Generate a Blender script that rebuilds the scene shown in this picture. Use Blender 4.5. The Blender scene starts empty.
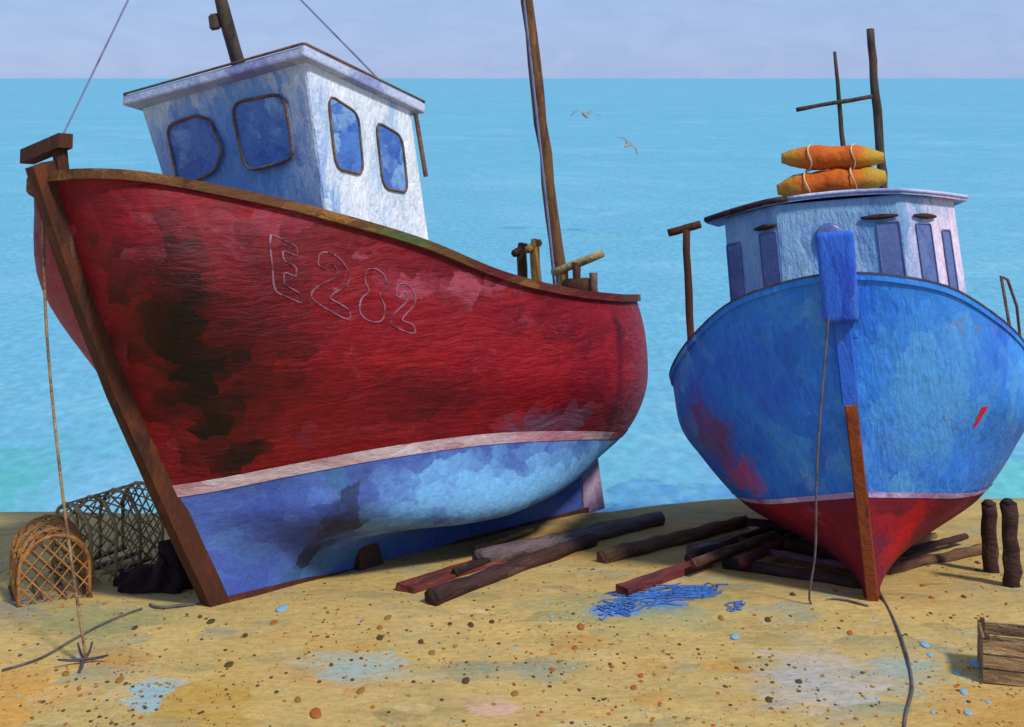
import bpy, bmesh, math, random
from mathutils import Vector, Matrix, noise
from mathutils.bvhtree import BVHTree

random.seed(7)
scn = bpy.context.scene
COL = scn.collection
R = math.radians
F, CAM_H, V0 = 1250.0, 4.2, 78.0          # lens (pixels), eye height (m), horizon row

# ------------------------------------------------------------------ ground
SEA_Z = -1.6
def smooth(a, b, x):
    t = max(0.0, min(1.0, (x - a) / (b - a))); return t * t * (3 - 2 * t)
def ground(x, y):
    crest = 13.45 + 1.0 * smooth(0.6, 3.2, x) + 0.12 * math.sin(x * 0.9)
    z = -0.15 * max(0.0, y - 10.0)
    over = y - crest
    if over > 0: z -= 0.42 * over * smooth(0, 0.8, over)
    z = max(z, -4.0)
    n = noise.noise(Vector((x * 0.7, y * 0.7, 0))) * 0.03 + noise.noise(Vector((x * 2.3, y * 2.3, 3))) * 0.012
    return z + n
def on_ground(u, v):
    """point of the beach seen at that place of the photograph"""
    lo, hi = 5.0, 16.0
    for _ in range(50):
        Y = (lo + hi) / 2; X = (u - 512) / F * Y
        if V0 + F * (CAM_H - ground(X, Y)) / Y > v: lo = Y
        else: hi = Y
    Y = (lo + hi) / 2; X = (u - 512) / F * Y
    return Vector((X, Y, ground(X, Y)))

# ------------------------------------------------------------------ materials
def lin(c):
    def f(v):
        v /= 255.0
        return v / 12.92 if v <= 0.04045 else ((v + 0.055) / 1.055) ** 2.4
    return (f(c[0]), f(c[1]), f(c[2]), 1.0)

def paint(name, base, layers=(), patches=(), rough=0.68, bump=0.35, bdist=0.02, bscale=9.0,
          stretch=(1, 1, 1), rot=(0, 0, 0), spec=0.25, coat=0.0, metallic=0.0, dab=.8, bst=None):
    """brushed, uneven paint: layers = (colour, noise scale, stretch, from, to, amount);
    patches = (centre, radii, colour, amount) in the object's own coordinates"""
    m = bpy.data.materials.new(name); m.use_nodes = True
    nt = m.node_tree; N = nt.nodes; L = nt.links
    bs = N['Principled BSDF']
    bs.inputs['Roughness'].default_value = rough
    bs.inputs['Specular IOR Level'].default_value = spec
    bs.inputs['Metallic'].default_value = metallic
    if coat: bs.inputs['Coat Weight'].default_value = coat; bs.inputs['Coat Roughness'].default_value = 0.25
    tc = N.new('ShaderNodeTexCoord').outputs['Object']
    # a slow warp bends every stroke
    wn = N.new('ShaderNodeTexNoise'); wn.inputs['Scale'].default_value = 1.6; wn.inputs['Detail'].default_value = 2
    L.new(tc, wn.inputs['Vector'])
    ws = N.new('ShaderNodeVectorMath'); ws.operation = 'SUBTRACT'; ws.inputs[1].default_value = (.5, .5, .5)
    L.new(wn.outputs['Color'], ws.inputs[0])
    wm = N.new('ShaderNodeVectorMath'); wm.operation = 'MULTIPLY_ADD'; wm.inputs[1].default_value = (.16, .16, .16)
    L.new(ws.outputs[0], wm.inputs[0]); L.new(tc, wm.inputs[2])
    vec = wm.outputs[0]
    # palette-knife dabs: each small cell of the surface takes one tone, with bristly edges
    br = N.new('ShaderNodeTexNoise'); br.inputs['Scale'].default_value = bscale * 3.2; br.inputs['Detail'].default_value = 4
    L.new(vec, br.inputs['Vector'])
    b1 = N.new('ShaderNodeVectorMath'); b1.operation = 'SUBTRACT'; b1.inputs[1].default_value = (.5, .5, .5); L.new(br.outputs['Color'], b1.inputs[0])
    b2 = N.new('ShaderNodeVectorMath'); b2.operation = 'MULTIPLY_ADD'; b2.inputs[1].default_value = (.55 / bscale,) * 3
    L.new(b1.outputs[0], b2.inputs[0]); L.new(vec, b2.inputs[2])
    vm = N.new('ShaderNodeMapping'); vm.inputs['Scale'].default_value = stretch; vm.inputs['Rotation'].default_value = rot; L.new(b2.outputs[0], vm.inputs['Vector'])
    vo = N.new('ShaderNodeTexVoronoi'); vo.inputs['Scale'].default_value = bscale * dab; L.new(vm.outputs[0], vo.inputs['Vector'])
    of = N.new('ShaderNodeVectorMath'); of.operation = 'SUBTRACT'; L.new(vo.outputs['Position'], of.inputs[0]); L.new(vm.outputs[0], of.inputs[1])
    of2 = N.new('ShaderNodeVectorMath'); of2.operation = 'MULTIPLY_ADD'; of2.inputs[1].default_value = tuple(.7 / q for q in stretch)
    L.new(of.outputs[0], of2.inputs[0]); L.new(vec, of2.inputs[2])
    vecd = of2.outputs[0]
    def noise_tex(scale, st, detail=5, off=0.0, typ=None, dist=0.15, src=None):
        mp = N.new('ShaderNodeMapping'); mp.inputs['Scale'].default_value = st
        mp.inputs['Rotation'].default_value = rot; mp.inputs['Location'].default_value = (off, off * 1.7, off * .6)
        L.new(src or vec, mp.inputs['Vector'])
        t = N.new('ShaderNodeTexNoise'); t.inputs['Scale'].default_value = scale
        t.inputs['Detail'].default_value = detail; t.inputs['Roughness'].default_value = 0.6
        t.inputs['Distortion'].default_value = dist
        if typ: t.noise_type = typ
        L.new(mp.outputs[0], t.inputs['Vector']); return t
    def ramp(sock, a, b):
        r = N.new('ShaderNodeMapRange'); r.interpolation_type = 'SMOOTHSTEP'
        r.inputs['From Min'].default_value = a; r.inputs['From Max'].default_value = b
        L.new(sock, r.inputs['Value']); return r.outputs['Result']
    def mul(sock, k):
        q = N.new('ShaderNodeMath'); q.operation = 'MULTIPLY'; L.new(sock, q.inputs[0])
        if isinstance(k, (int, float)): q.inputs[1].default_value = k
        else: L.new(k, q.inputs[1])
        return q.outputs[0]
    def mix(fac, cur, col):
        x = N.new('ShaderNodeMix'); x.data_type = 'RGBA'
        L.new(fac, x.inputs['Factor']); L.new(cur, x.inputs['A']); x.inputs['B'].default_value = lin(col)
        return x.outputs['Result']
    rgb = N.new('ShaderNodeRGB'); rgb.outputs[0].default_value = lin(base)
    cur = rgb.outputs[0]
    for i, (c, sc, st, a, b, amt) in enumerate(layers):
        t = noise_tex(sc, st, off=3.1 + i * 7.7, src=vecd)
        cur = mix(mul(ramp(t.outputs['Fac'], a, b), amt), cur, c)
    if patches:
        pn = noise_tex(4.0, stretch, off=11, detail=6, dist=.2, src=vecd)
        sep = N.new('ShaderNodeSeparateColor'); L.new(pn.outputs['Color'], sep.inputs[0])
    for i, (cen, rad, c, amt) in enumerate(patches):
        s = N.new('ShaderNodeVectorMath'); s.operation = 'SUBTRACT'; s.inputs[1].default_value = cen; L.new(vecd, s.inputs[0])
        d = N.new('ShaderNodeVectorMath'); d.operation = 'DIVIDE'; d.inputs[1].default_value = rad; L.new(s.outputs[0], d.inputs[0])
        ln = N.new('ShaderNodeVectorMath'); ln.operation = 'LENGTH'; L.new(d.outputs[0], ln.inputs[0])
        a = N.new('ShaderNodeMath'); a.operation = 'MULTIPLY_ADD'; a.inputs[1].default_value = 1.7
        L.new(sep.outputs[i % 3], a.inputs[0]); L.new(ln.outputs['Value'], a.inputs[2])
        cur = mix(mul(ramp(a.outputs[0], 1.9, 1.05), amt), cur, c)
    # fine value jitter
    t = noise_tex(bscale * 3, stretch, detail=3, off=2)
    hsv = N.new('ShaderNodeHueSaturation'); L.new(cur, hsv.inputs['Color'])
    vr = N.new('ShaderNodeMapRange'); vr.inputs['From Min'].default_value = .25; vr.inputs['From Max'].default_value = .75
    vr.inputs['To Min'].default_value = .82; vr.inputs['To Max'].default_value = 1.18
    L.new(t.outputs['Fac'], vr.inputs['Value']); L.new(vr.outputs[0], hsv.inputs['Value'])
    L.new(hsv.outputs[0], bs.inputs['Base Color'])
    # impasto: bristle strokes plus palette-knife ridges
    t1 = noise_tex(bscale * 1.7, bst or stretch, detail=6, off=1)
    t2 = noise_tex(bscale * .45, (1, 1, 1), detail=5, off=5, typ='RIDGED_MULTIFRACTAL', dist=.6)
    ad = N.new('ShaderNodeMath'); ad.operation = 'MULTIPLY_ADD'; ad.inputs[1].default_value = .18
    L.new(t2.outputs['Fac'], ad.inputs[0]); L.new(t1.outputs['Fac'], ad.inputs[2])
    ae = N.new('ShaderNodeMath'); ae.operation = 'MULTIPLY_ADD'; ae.inputs[1].default_value = -.45
    L.new(vo.outputs['Distance'], ae.inputs[0]); L.new(ad.outputs[0], ae.inputs[2]); ad = ae
    bp = N.new('ShaderNodeBump'); bp.inputs['Strength'].default_value = bump; bp.inputs['Distance'].default_value = bdist
    L.new(ad.outputs[0], bp.inputs['Height']); L.new(bp.outputs[0], bs.inputs['Normal'])
    rr = N.new('ShaderNodeMapRange'); rr.inputs['To Min'].default_value = max(.05, rough - .12); rr.inputs['To Max'].default_value = min(1, rough + .15)
    L.new(t1.outputs['Fac'], rr.inputs['Value']); L.new(rr.outputs[0], bs.inputs['Roughness'])
    return m

M = {}
def P(x, port, z): return (x, -port, z)     # boat coordinates: aft of the stem foot, to port, up

M['sand'] = paint('sand', (184, 156, 94),
    [((200, 168, 100), 1.3, (1, 1.6, 1), .45, .7, .8), ((150, 134, 86), 2.2, (.7, 2, 1), .5, .68, .75),
     ((196, 176, 130), 3.0, (.5, 2.2, 1), .54, .72, .65), ((136, 144, 122), 1.7, (.6, 1.6, 1), .53, .7, .7),
     ((184, 126, 48), 1.1, (.8, 1.5, 1), .56, .73, .75), ((118, 98, 56), 6, (.4, 2.4, 1), .6, .76, .55)],
    [((-3.45, 8.35, 0), (.55, .9, 1), (196, 136, 52), .65), ((3.3, 8.2, 0), (.8, .6, 1), (186, 134, 58), .65),
     ((2.1, 8.75, 0), (.6, .7, 1), (170, 166, 160), .75), ((-2.45, 8.5, 0), (.26, .26, 1), (128, 176, 188), .75),
     ((-1.1, 8.9, 0), (.45, .35, 1), (140, 170, 166), .75), ((-0.05, 8.35, 0), (.35, .2, 1), (210, 166, 146), .75),
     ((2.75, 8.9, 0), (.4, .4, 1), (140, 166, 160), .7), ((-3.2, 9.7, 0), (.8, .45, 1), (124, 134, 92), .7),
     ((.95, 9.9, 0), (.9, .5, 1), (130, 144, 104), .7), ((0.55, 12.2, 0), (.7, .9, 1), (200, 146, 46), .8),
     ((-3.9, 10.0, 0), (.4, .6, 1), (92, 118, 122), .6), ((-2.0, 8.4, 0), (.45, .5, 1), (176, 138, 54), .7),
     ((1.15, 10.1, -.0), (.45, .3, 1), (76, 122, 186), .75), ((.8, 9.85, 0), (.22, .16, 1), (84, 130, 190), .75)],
    rough=.85, bump=.6, bdist=.025, bscale=7, stretch=(.7, 1.3, 1), spec=.15, dab=.7)
M['sea'] = paint('sea', (108, 171, 192),
    [((102, 166, 188), .03, (.7, 1, 1), .4, .65, .7), ((124, 182, 196), .12, (.8, 1, 1), .5, .7, .75),
     ((102, 166, 186), .5, (.9, .7, 1), .48, .66, .7), ((132, 184, 196), 1.1, (.9, .6, 1), .56, .72, .6),
     ((106, 178, 184), .25, (.8, 1, 1), .55, .75, .65), ((128, 146, 192), .8, (1, .6, 1), .66, .78, .4)],
    [((-7.4, 17.8, SEA_Z), (1.1, 3, 1), (88, 172, 168), .85), ((7.0, 17.6, SEA_Z), (1.2, 3.5, 1), (104, 184, 178), .85),
     ((2.2, 16.6, SEA_Z), (1.3, 1.8, 1), (66, 122, 182), .75), ((-5.6, 17.5, SEA_Z), (1.2, 3.5, 1), (132, 182, 202), .5)],
    rough=.85, bump=.08, bdist=.1, bscale=1.6, stretch=(1, .6, 1), spec=.05)

WS = (.35, .35, 1.6)
M['red'] = paint('crimson_hull_paint', (134, 10, 24),
    [((92, 6, 18), 1.1, (.7, .7, 1.2), .42, .62, .7), ((158, 20, 28), 1.7, (.5, .5, 1.6), .52, .7, .8),
     ((76, 5, 18), 2.4, (.5, .5, 1.2), .56, .72, .6), ((172, 76, 92), 3.5, (.35, .35, 2.4), .6, .74, .6),
     ((108, 44, 64), 5, (.5, .5, 1.6), .6, .75, .5)],
    [(P(-.55, .9, 1.9), (.95, 1.0, 1.5), (74, 4, 14), .9), (P(-1.1, .65, 2.7), (.30, .8, .5), (30, 3, 9), .93), (P(-.92, .65, 2.25), (.30, .8, .6), (14, 2, 7), .98), (P(-.66, .7, 1.8), (.30, .8, .6), (14, 2, 7), .98), (P(-.38, .75, 1.4), (.28, .9, .5), (18, 3, 8), .97), (P(-.12, .75, 1.15), (.25, .9, .35), (24, 3, 9), .93),  # dark bow patches: shade painted into the hull colour
     (P(2.5, 1.35, 1.75), (.8, .6, .4), (156, 18, 26), .7), (P(1.6, 1.3, 2.46), (1.2, .5, .13), (166, 72, 88), .8),  # first patch: lit midships painted in as brighter red
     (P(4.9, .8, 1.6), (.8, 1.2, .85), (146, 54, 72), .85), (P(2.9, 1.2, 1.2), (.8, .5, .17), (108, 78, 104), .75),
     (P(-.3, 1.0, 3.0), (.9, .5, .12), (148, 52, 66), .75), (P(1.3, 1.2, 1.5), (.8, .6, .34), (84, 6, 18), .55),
     (P(-1.1, -.5, 2.3), (.6, .8, 1.0), (150, 58, 72), .7), (P(.9, 1.2, 1.28), (.8, .6, .12), (148, 40, 44), .6)],
    rough=.55, bump=.8, bdist=.035, bscale=7, stretch=(.9, .9, 1.15), rot=(0, R(24), 0), spec=.3, bst=(.3, .5, 1.7))
M['redbottom'] = paint('blue_antifouling', (78, 104, 178),
    [((58, 78, 156), 1.6, (.6, .6, 1.4), .42, .65, .85), ((86, 128, 190), 2.5, (.5, .5, 1.6), .55, .72, .7),
     ((58, 120, 150), 3.1, (.6, .6, 1.2), .58, .75, .6), ((92, 84, 140), 2.8, (.5, .5, 1.6), .6, .75, .5)],
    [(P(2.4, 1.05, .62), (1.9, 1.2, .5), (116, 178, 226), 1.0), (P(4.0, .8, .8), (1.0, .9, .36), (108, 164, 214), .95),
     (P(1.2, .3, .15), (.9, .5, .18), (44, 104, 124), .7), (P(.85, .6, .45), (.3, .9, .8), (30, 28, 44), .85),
     (P(3.4, .3, .12), (1.4, .4, .2), (70, 92, 150), .7)],
    rough=.6, bump=.5, bscale=8, stretch=(.9, .9, 1.2))
M['stripe'] = paint('pale_stripe', (206, 184, 188),
    [((170, 110, 124), 3.2, (.4, .4, 1.5), .48, .66, .8), ((226, 220, 226), 6, (.4, .4, 2), .55, .7, .7), ((150, 140, 130), 4, (.5, .5, 1), .6, .75, .6)],
    [(P(3.0, 1.1, 1.1), (1.2, .6, .3), (172, 86, 108), .6), (P(4.6, .8, .95), (1.1, .9, .4), (128, 44, 64), .92)], bump=.7, bscale=10, stretch=(.4, .4, 1.4))
M['blue'] = paint('cobalt_hull_paint', (46, 130, 224),
    [((40, 102, 210), 1.1, (.8, .8, 1), .42, .62, .8), ((92, 168, 226), 1.6, (.8, .8, 1.2), .5, .68, .75),
     ((44, 84, 190), 2.6, (1, 1, .7), .54, .7, .75), ((130, 186, 220), 3.6, (1, 1, .8), .6, .74, .6),
     ((84, 112, 190), 5, (1.2, 1.2, .6), .62, .76, .4)],
    [(P(.45, -1.3, 1.3), (.5, .5, .45), (112, 66, 118), .85), (P(.5, -1.0, .95), (.5, .4, .22), (176, 76, 112), .85),
     (P(.0, .6, 1.7), (.8, .8, 1.0), (84, 158, 218), .8), (P(.5, 1.15, 1.2), (.8, .5, .6), (48, 132, 214), .6),  # first patch: sunlit port bow painted into the blue
     (P(.3, 1.0, 2.12), (.6, .5, .1), (110, 120, 160), .75), (P(.1, -.7, 1.9), (.7, .7, .5), (46, 98, 214), .7)],
    rough=.5, bump=.75, bdist=.035, bscale=7, stretch=(1.3, 1.3, .7), rot=(R(20), 0, 0), bst=(1.8, 1.8, .35))
M['bluebottom'] = paint('red_antifouling', (112, 22, 40),
    [((140, 22, 34), 1.8, (.7, .7, 1.2), .5, .66, .85), ((96, 28, 60), 2.6, (.6, .6, 1.2), .5, .7, .75), ((196, 120, 150), 5, (.5, .5, 1.6), .62, .75, .6)],
    [(P(.2, .25, .5), (.3, .35, .45), (190, 20, 26), .9), (P(.5, .9, .5), (.5, .5, .14), (150, 70, 100), .6)], bump=.6, bscale=8)
M['mauvestripe'] = paint('mauve_stripe', (164, 136, 182),
    [((206, 190, 220), 5, (.6, .6, 1.5), .5, .68, .8), ((140, 56, 96), 4, (.5, .5, 1), .52, .68, .8)], bump=.7, bscale=10)
M['rail'] = paint('worn_rail_timber', (96, 62, 34),
    [((150, 106, 44), 3, (.6, 2, 2), .5, .66, .8), ((52, 30, 26), 3.6, (.5, 2, 2), .52, .7, .8)],
    [(P(.9, 1.3, 2.9), (.5, .5, .3), (72, 92, 52), .85), (P(3.5, 1.2, 2.4), (1.6, .8, .4), (96, 16, 24), .9), (P(1.9, 1.4, 2.6), (.45, .5, .4), (90, 18, 26), .85)],
    bump=.7, bscale=12, stretch=(.4, 2, 2))
M['brown'] = paint('rusty_brown_timber', (76, 40, 24),
    [((112, 58, 28), 4, (1, 1, .5), .5, .68, .8), ((48, 28, 24), 5, (1.4, 1.4, .4), .5, .7, .8), ((120, 90, 84), 6, (1.5, 1.5, .4), .62, .76, .6)],
    bump=.8, bscale=14, stretch=(1.6, 1.6, .4))
M['ochre'] = paint('ochre_timber', (150, 108, 46),
    [((96, 62, 40), 6, (1.4, 1.4, .5), .48, .66, .8), ((176, 140, 70), 5, (1, 1, .5), .56, .7, .7)], bump=.7, bscale=14)
M['rust'] = paint('rusty_iron', (128, 60, 26),
    [((74, 38, 30), 5, (1, 1, .6), .48, .66, .85), ((176, 92, 34), 6, (1, 1, .5), .56, .7, .8), ((60, 60, 110), 4, (1, 1, .8), .62, .74, .6)],
    bump=.8, bscale=16, rough=.75)
M['mast'] = paint('mast_timber', (112, 78, 44),
    [((70, 44, 36), 5, (2, 2, .5), .46, .64, .85), ((150, 112, 56), 7, (2, 2, .5), .55, .7, .7), ((110, 110, 130), 4, (2, 2, .6), .64, .75, .6)],
    bump=.8, bscale=16, stretch=(2, 2, .4))
M['darkmast'] = paint('dark_mast_timber', (78, 66, 56),
    [((44, 40, 40), 5, (2, 2, .5), .46, .64, .85), ((120, 74, 48), 6, (2, 2, .5), .55, .7, .8)], bump=.8, bscale=16, stretch=(2, 2, .4))
M['white'] = paint('white_house_paint', (226, 234, 242),
    [((150, 190, 222), 1.9, (1.6, 1.6, .7), .46, .64, .8), ((240, 244, 248), 2.6, (1.6, 1.6, .7), .54, .68, .85),
     ((112, 150, 206), 3.2, (2, 2, .6), .6, .74, .65), ((180, 190, 196), 4, (2, 2, .6), .62, .75, .5)],
    [(P(1.55, .93, 3.0), (.2, .3, .25), (246, 248, 250), .95), (P(.75, .93, 3.1), (.22, .3, .35), (240, 244, 250), .8),
     (P(.15, -.1, 3.5), (.6, 1.6, 1.7), (108, 158, 222), .95), (P(.2, -.8, 3.6), (.3, .25, .9), (136, 140, 200), .7)],  # blue patches: the front wall's shade painted into the white
    bump=.9, bdist=.035, bscale=8, stretch=(2, 2, .6))
M['bluehouse'] = paint('pale_blue_house_paint', (136, 176, 206),
    [((104, 150, 200), 2.2, (1.6, 1.6, .7), .46, .64, .8), ((176, 198, 224), 3.2, (1.8, 1.8, .6), .54, .7, .8), ((124, 120, 176), 3.6, (2, 2, .6), .6, .74, .6)],
    [(P(2.4, 1.15, 2.75), (.7, .55, .8), (240, 216, 234), .98), (P(2.3, .75, 2.5), (.4, .12, .7), (196, 190, 220), .8)],  # pink-white patch: light on the port facets painted into the colour
    bump=.8, bdist=.03, bscale=8, stretch=(2, 2, .6))
M['roof'] = paint('mauve_roof_paint', (180, 190, 218),
    [((120, 128, 184), 2.4, (.6, .6, 1), .46, .64, .8), ((196, 206, 226), 4, (.5, .5, 1), .54, .7, .7), ((120, 88, 110), 5, (.5, .5, 1), .62, .75, .6)], bump=.7, bscale=9)
M['roofblue'] = paint('faded_roof_paint', (130, 150, 192),
    [((104, 122, 178), 2.4, (1, 1, 1), .46, .64, .8), ((176, 176, 206), 4, (1, 1, 1), .54, .7, .7)],
    [(P(2.5, 1.0, 3.2), (.6, .5, .4), (222, 186, 206), .8), (P(2.0, -1.0, 3.1), (.6, .6, .4), (80, 60, 60), .85)], bump=.7, bscale=9)
M['trim'] = paint('brown_trim', (116, 92, 76),
    [((84, 50, 56), 5, (1, 1, 1), .46, .64, .8), ((150, 124, 84), 8, (1, 1, 1), .54, .7, .7)], bump=.8, bscale=18)
M['pane'] = paint('dark_blue_pane', (74, 120, 190),
    [((46, 84, 164), 2.6, (1.5, 1.5, .8), .44, .62, .85), ((134, 178, 216), 3.2, (1.6, 1.6, .6), .5, .66, .8)], rough=.4, bump=.6, bscale=8, spec=.5)
M['slotpane'] = paint('mauve_grey_pane', (98, 116, 164),
    [((74, 90, 144), 3, (1.5, 1.5, .8), .46, .64, .8), ((120, 140, 184), 4, (1.6, 1.6, .6), .58, .7, .7)], rough=.25, bump=.3, bscale=8, spec=.5)
M['deck'] = paint('deck_paint', (112, 116, 120), [((84, 78, 76), 3, (1, 1, 1), .46, .64, .8)], bump=.5)
M['stemblue'] = paint('ultramarine_timber', (50, 104, 210),
    [((36, 70, 186), 3, (1.6, 1.6, .5), .46, .64, .85), ((78, 116, 196), 5, (1.8, 1.8, .5), .56, .7, .7)], bump=.7, bscale=12, stretch=(1.8, 1.8, .5))
M['orange'] = paint('orange_canister', (206, 102, 22),
    [((178, 78, 18), 3, (1, 1, 1), .46, .64, .8), ((208, 132, 34), 4, (1, 1, 1), .55, .7, .7)],
    [((0, -.5, 0), (.4, .3, .4), (178, 146, 48), .95), ((0, .5, 0), (.4, .26, .4), (186, 140, 44), .9)], bump=.7, bscale=12)
M['strap'] = paint('pale_strap', (206, 190, 150), [((150, 120, 70), 8, (1, 1, 1), .5, .7, .8)], bump=.4, bscale=20)
M['rope'] = paint('old_rope', (104, 96, 92), [((70, 60, 60), 8, (1, 1, 1), .45, .65, .8)], bump=.5, bscale=40)
M['stay'] = paint('stay_wire', (122, 124, 160), [((100, 80, 90), 5, (1, 1, 1), .5, .7, .8)], bump=.2, bscale=40)
M['wicker'] = paint('orange_brown_cane', (172, 118, 62),
    [((120, 78, 44), 6, (1, 1, 1), .46, .64, .85), ((200, 156, 92), 8, (1, 1, 1), .56, .7, .7)], bump=.7, bscale=24)
M['wickerpale'] = paint('dry_cane', (176, 150, 98),
    [((104, 84, 60), 6, (1, 1, 1), .46, .64, .85), ((172, 152, 104), 8, (1, 1, 1), .56, .7, .7)], bump=.7, bscale=24)
M['rudderpaint'] = paint('grey_mauve_paint', (176, 150, 176), [((140, 110, 140), 3, (1, 1, .7), .46, .64, .8), ((150, 80, 96), 4, (1, 1, .8), .6, .74, .6)], bump=.7, bscale=10)
def timber(name, base, dark, light):
    return paint(name, base, [(dark, 3.5, (.5, 2.2, 2.2), .44, .62, .85), (light, 5, (.4, 2.6, 2.6), .56, .7, .7)],
                 bump=.9, bdist=.025, bscale=12, stretch=(.3, 2.6, 2.6), rough=.75)
M['t_dark'] = timber('dark_timber', (72, 46, 40), (38, 26, 28), (112, 86, 72))
M['t_grey'] = timber('grey_timber', (112, 96, 98), (70, 54, 56), (150, 140, 140))
M['t_red'] = timber('red_brown_timber', (118, 54, 48), (76, 38, 42), (150, 92, 78))
M['t_mauve'] = timber('mauve_timber', (134, 98, 104), (90, 58, 66), (170, 144, 146))
M['t_tan'] = timber('tan_timber', (164, 134, 92), (112, 84, 62), (200, 176, 130))
M['t_brown'] = timber('brown_timber', (112, 80, 56), (72, 50, 42), (150, 116, 80))
M['tarp'] = paint('blue_netting', (62, 112, 182), [((50, 92, 166), 4, (1, 1, 1), .45, .62, .8), ((92, 146, 190), 5, (1, 1, 1), .56, .7, .7)], bump=.7, bscale=14)
M['iron'] = paint('dark_iron', (84, 74, 84), [((58, 46, 50), 8, (1, 1, 1), .45, .65, .8)], bump=.6, bscale=24, rough=.7)
M['gull'] = paint('gull_feather', (150, 152, 140), [((118, 112, 96), 6, (1, 1, 1), .45, .65, .7)], bump=.2)
M['lamp'] = paint('yellowed_lamp_glass', (196, 178, 92), bump=.2, rough=.3)
M['letter'] = paint('faded_letter_outline', (150, 96, 112), [((86, 40, 46), 9, (1, 1, 1), .42, .6, .85), ((170, 136, 150), 9, (1, 1, 1), .62, .74, .6)], bump=.4, bscale=24, rough=.9, spec=.05)
M['peb_dark'] = paint('dark_pebble', (84, 66, 34), bump=.3, rough=.7)
M['peb_rust'] = paint('rust_pebble', (164, 92, 36), bump=.3, rough=.7)
M['peb_ochre'] = paint('ochre_pebble', (146, 108, 40), bump=.3, rough=.7)
M['peb_blue'] = paint('blue_pebble', (128, 168, 186), bump=.3, rough=.7)
M['redmark'] = paint('red_mark', (196, 30, 46), bump=.5, bscale=20)

# ------------------------------------------------------------------ mesh helpers
def new(name, bm, mat, parent=None, smooth_=False, mats=None):
    bmesh.ops.remove_doubles(bm, verts=bm.verts, dist=1e-5)
    bmesh.ops.recalc_face_normals(bm, faces=bm.faces)
    me = bpy.data.meshes.new(name); bm.to_mesh(me); bm.free()
    for x in (mats or [mat]): me.materials.append(x)
    if smooth_:
        for p in me.polygons: p.use_smooth = True
    o = bpy.data.objects.new(name, me); COL.objects.link(o)
    if parent: o.parent = parent
    return o
def tag(o, label=None, cat=None, group=None, kind=None):
    if label: o['label'] = label
    if cat: o['category'] = cat
    if group: o['group'] = group
    if kind: o['kind'] = kind
    return o
def empty(name, mat4): 
    o = bpy.data.objects.new(name, None); COL.objects.link(o); o.matrix_world = mat4; o.empty_display_size = .2
    return o
def tube(bm, pts, r, seg=8, cap=True, wob=0.0):
    pts = [Vector(p) for p in pts]; n = len(pts); rings = []
    rf = r if callable(r) else (lambda t: r)
    prev = None
    for i, p in enumerate(pts):
        d = (pts[min(i + 1, n - 1)] - pts[max(i - 1, 0)]).normalized()
        if prev is None:
            a = Vector((0, 0, 1)) if abs(d.z) < .9 else Vector((1, 0, 0))
            s = d.cross(a).normalized()
        else:
            s = (prev - d * prev.dot(d)).normalized()
        prev = s; t = d.cross(s); rr = rf(i / max(1, n - 1))
        rings.append([bm.verts.new(p + (s * math.cos(2 * math.pi * k / seg) + t * math.sin(2 * math.pi * k / seg)) * rr * (1 + wob * (random.random() - .5))) for k in range(seg)])
    for i in range(n - 1):
        for k in range(seg):
            bm.faces.new((rings[i][k], rings[i][(k + 1) % seg], rings[i + 1][(k + 1) % seg], rings[i + 1][k]))
    if cap:
        bm.faces.new(rings[0][::-1]); bm.faces.new(rings[-1])
def seg_pts(a, b, n=8, jit=0.0):
    a, b = Vector(a), Vector(b)
    return [a.lerp(b, i / n) + Vector(((random.random() - .5), (random.random() - .5), (random.random() - .5))) * jit * (0 < i < n) for i in range(n + 1)]
def loop_tube(bm, pts, r, seg=6):
    pts = [Vector(p) for p in pts]; n = len(pts); rings = []
    nor = Vector((0, 0, 0))
    for i in range(n): nor += pts[i].cross(pts[(i + 1) % n])
    c = sum(pts, Vector()) / n
    nor = sum(((pts[i] - c).cross(pts[(i + 1) % n] - c) for i in range(n)), Vector()).normalized()
    for i in range(n):
        d = (pts[(i + 1) % n] - pts[i - 1]).normalized(); s = d.cross(nor).normalized(); t = s.cross(d)
        rr = r * (1 + .25 * (random.random() - .5))
        rings.append([bm.verts.new(pts[i] + (s * math.cos(2 * math.pi * k / seg) + t * math.sin(2 * math.pi * k / seg)) * rr) for k in range(seg)])
    for i in range(n):
        for k in range(seg):
            j = (i + 1) % n
            bm.faces.new((rings[i][k], rings[i][(k + 1) % seg], rings[j][(k + 1) % seg], rings[j][k]))
def hexa(bm, c8):
    v = [bm.verts.new(Vector(p)) for p in c8]
    for f in ((0, 1, 2, 3), (7, 6, 5, 4), (0, 4, 5, 1), (1, 5, 6, 2), (2, 6, 7, 3), (3, 7, 4, 0)):
        bm.faces.new([v[i] for i in f])
def prism(bm, bot, top):
    n = len(bot); a = [bm.verts.new(Vector(p)) for p in bot]; b = [bm.verts.new(Vector(p)) for p in top]
    bm.faces.new(a[::-1]); bm.faces.new(b)
    for i in range(n):
        j = (i + 1) % n; bm.faces.new((a[i], a[j], b[j], b[i]))
def box(bm, c, s, rz=0.0):
    c = Vector(c); rm = Matrix.Rotation(rz, 3, 'Z')
    q = lambda x, y, z: c + rm @ Vector((x * s[0] / 2, y * s[1] / 2, z * s[2] / 2))
    hexa(bm, [q(-1, -1, -1), q(1, -1, -1), q(1, 1, -1), q(-1, 1, -1), q(-1, -1, 1), q(1, -1, 1), q(1, 1, 1), q(-1, 1, 1)])
def bevel(bm, w=.01, seg=2):
    bmesh.ops.remove_doubles(bm, verts=bm.verts, dist=1e-5)
    bmesh.ops.bevel(bm, geom=[e for e in bm.edges], offset=w, segments=seg, affect='EDGES', profile=.6)
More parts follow.
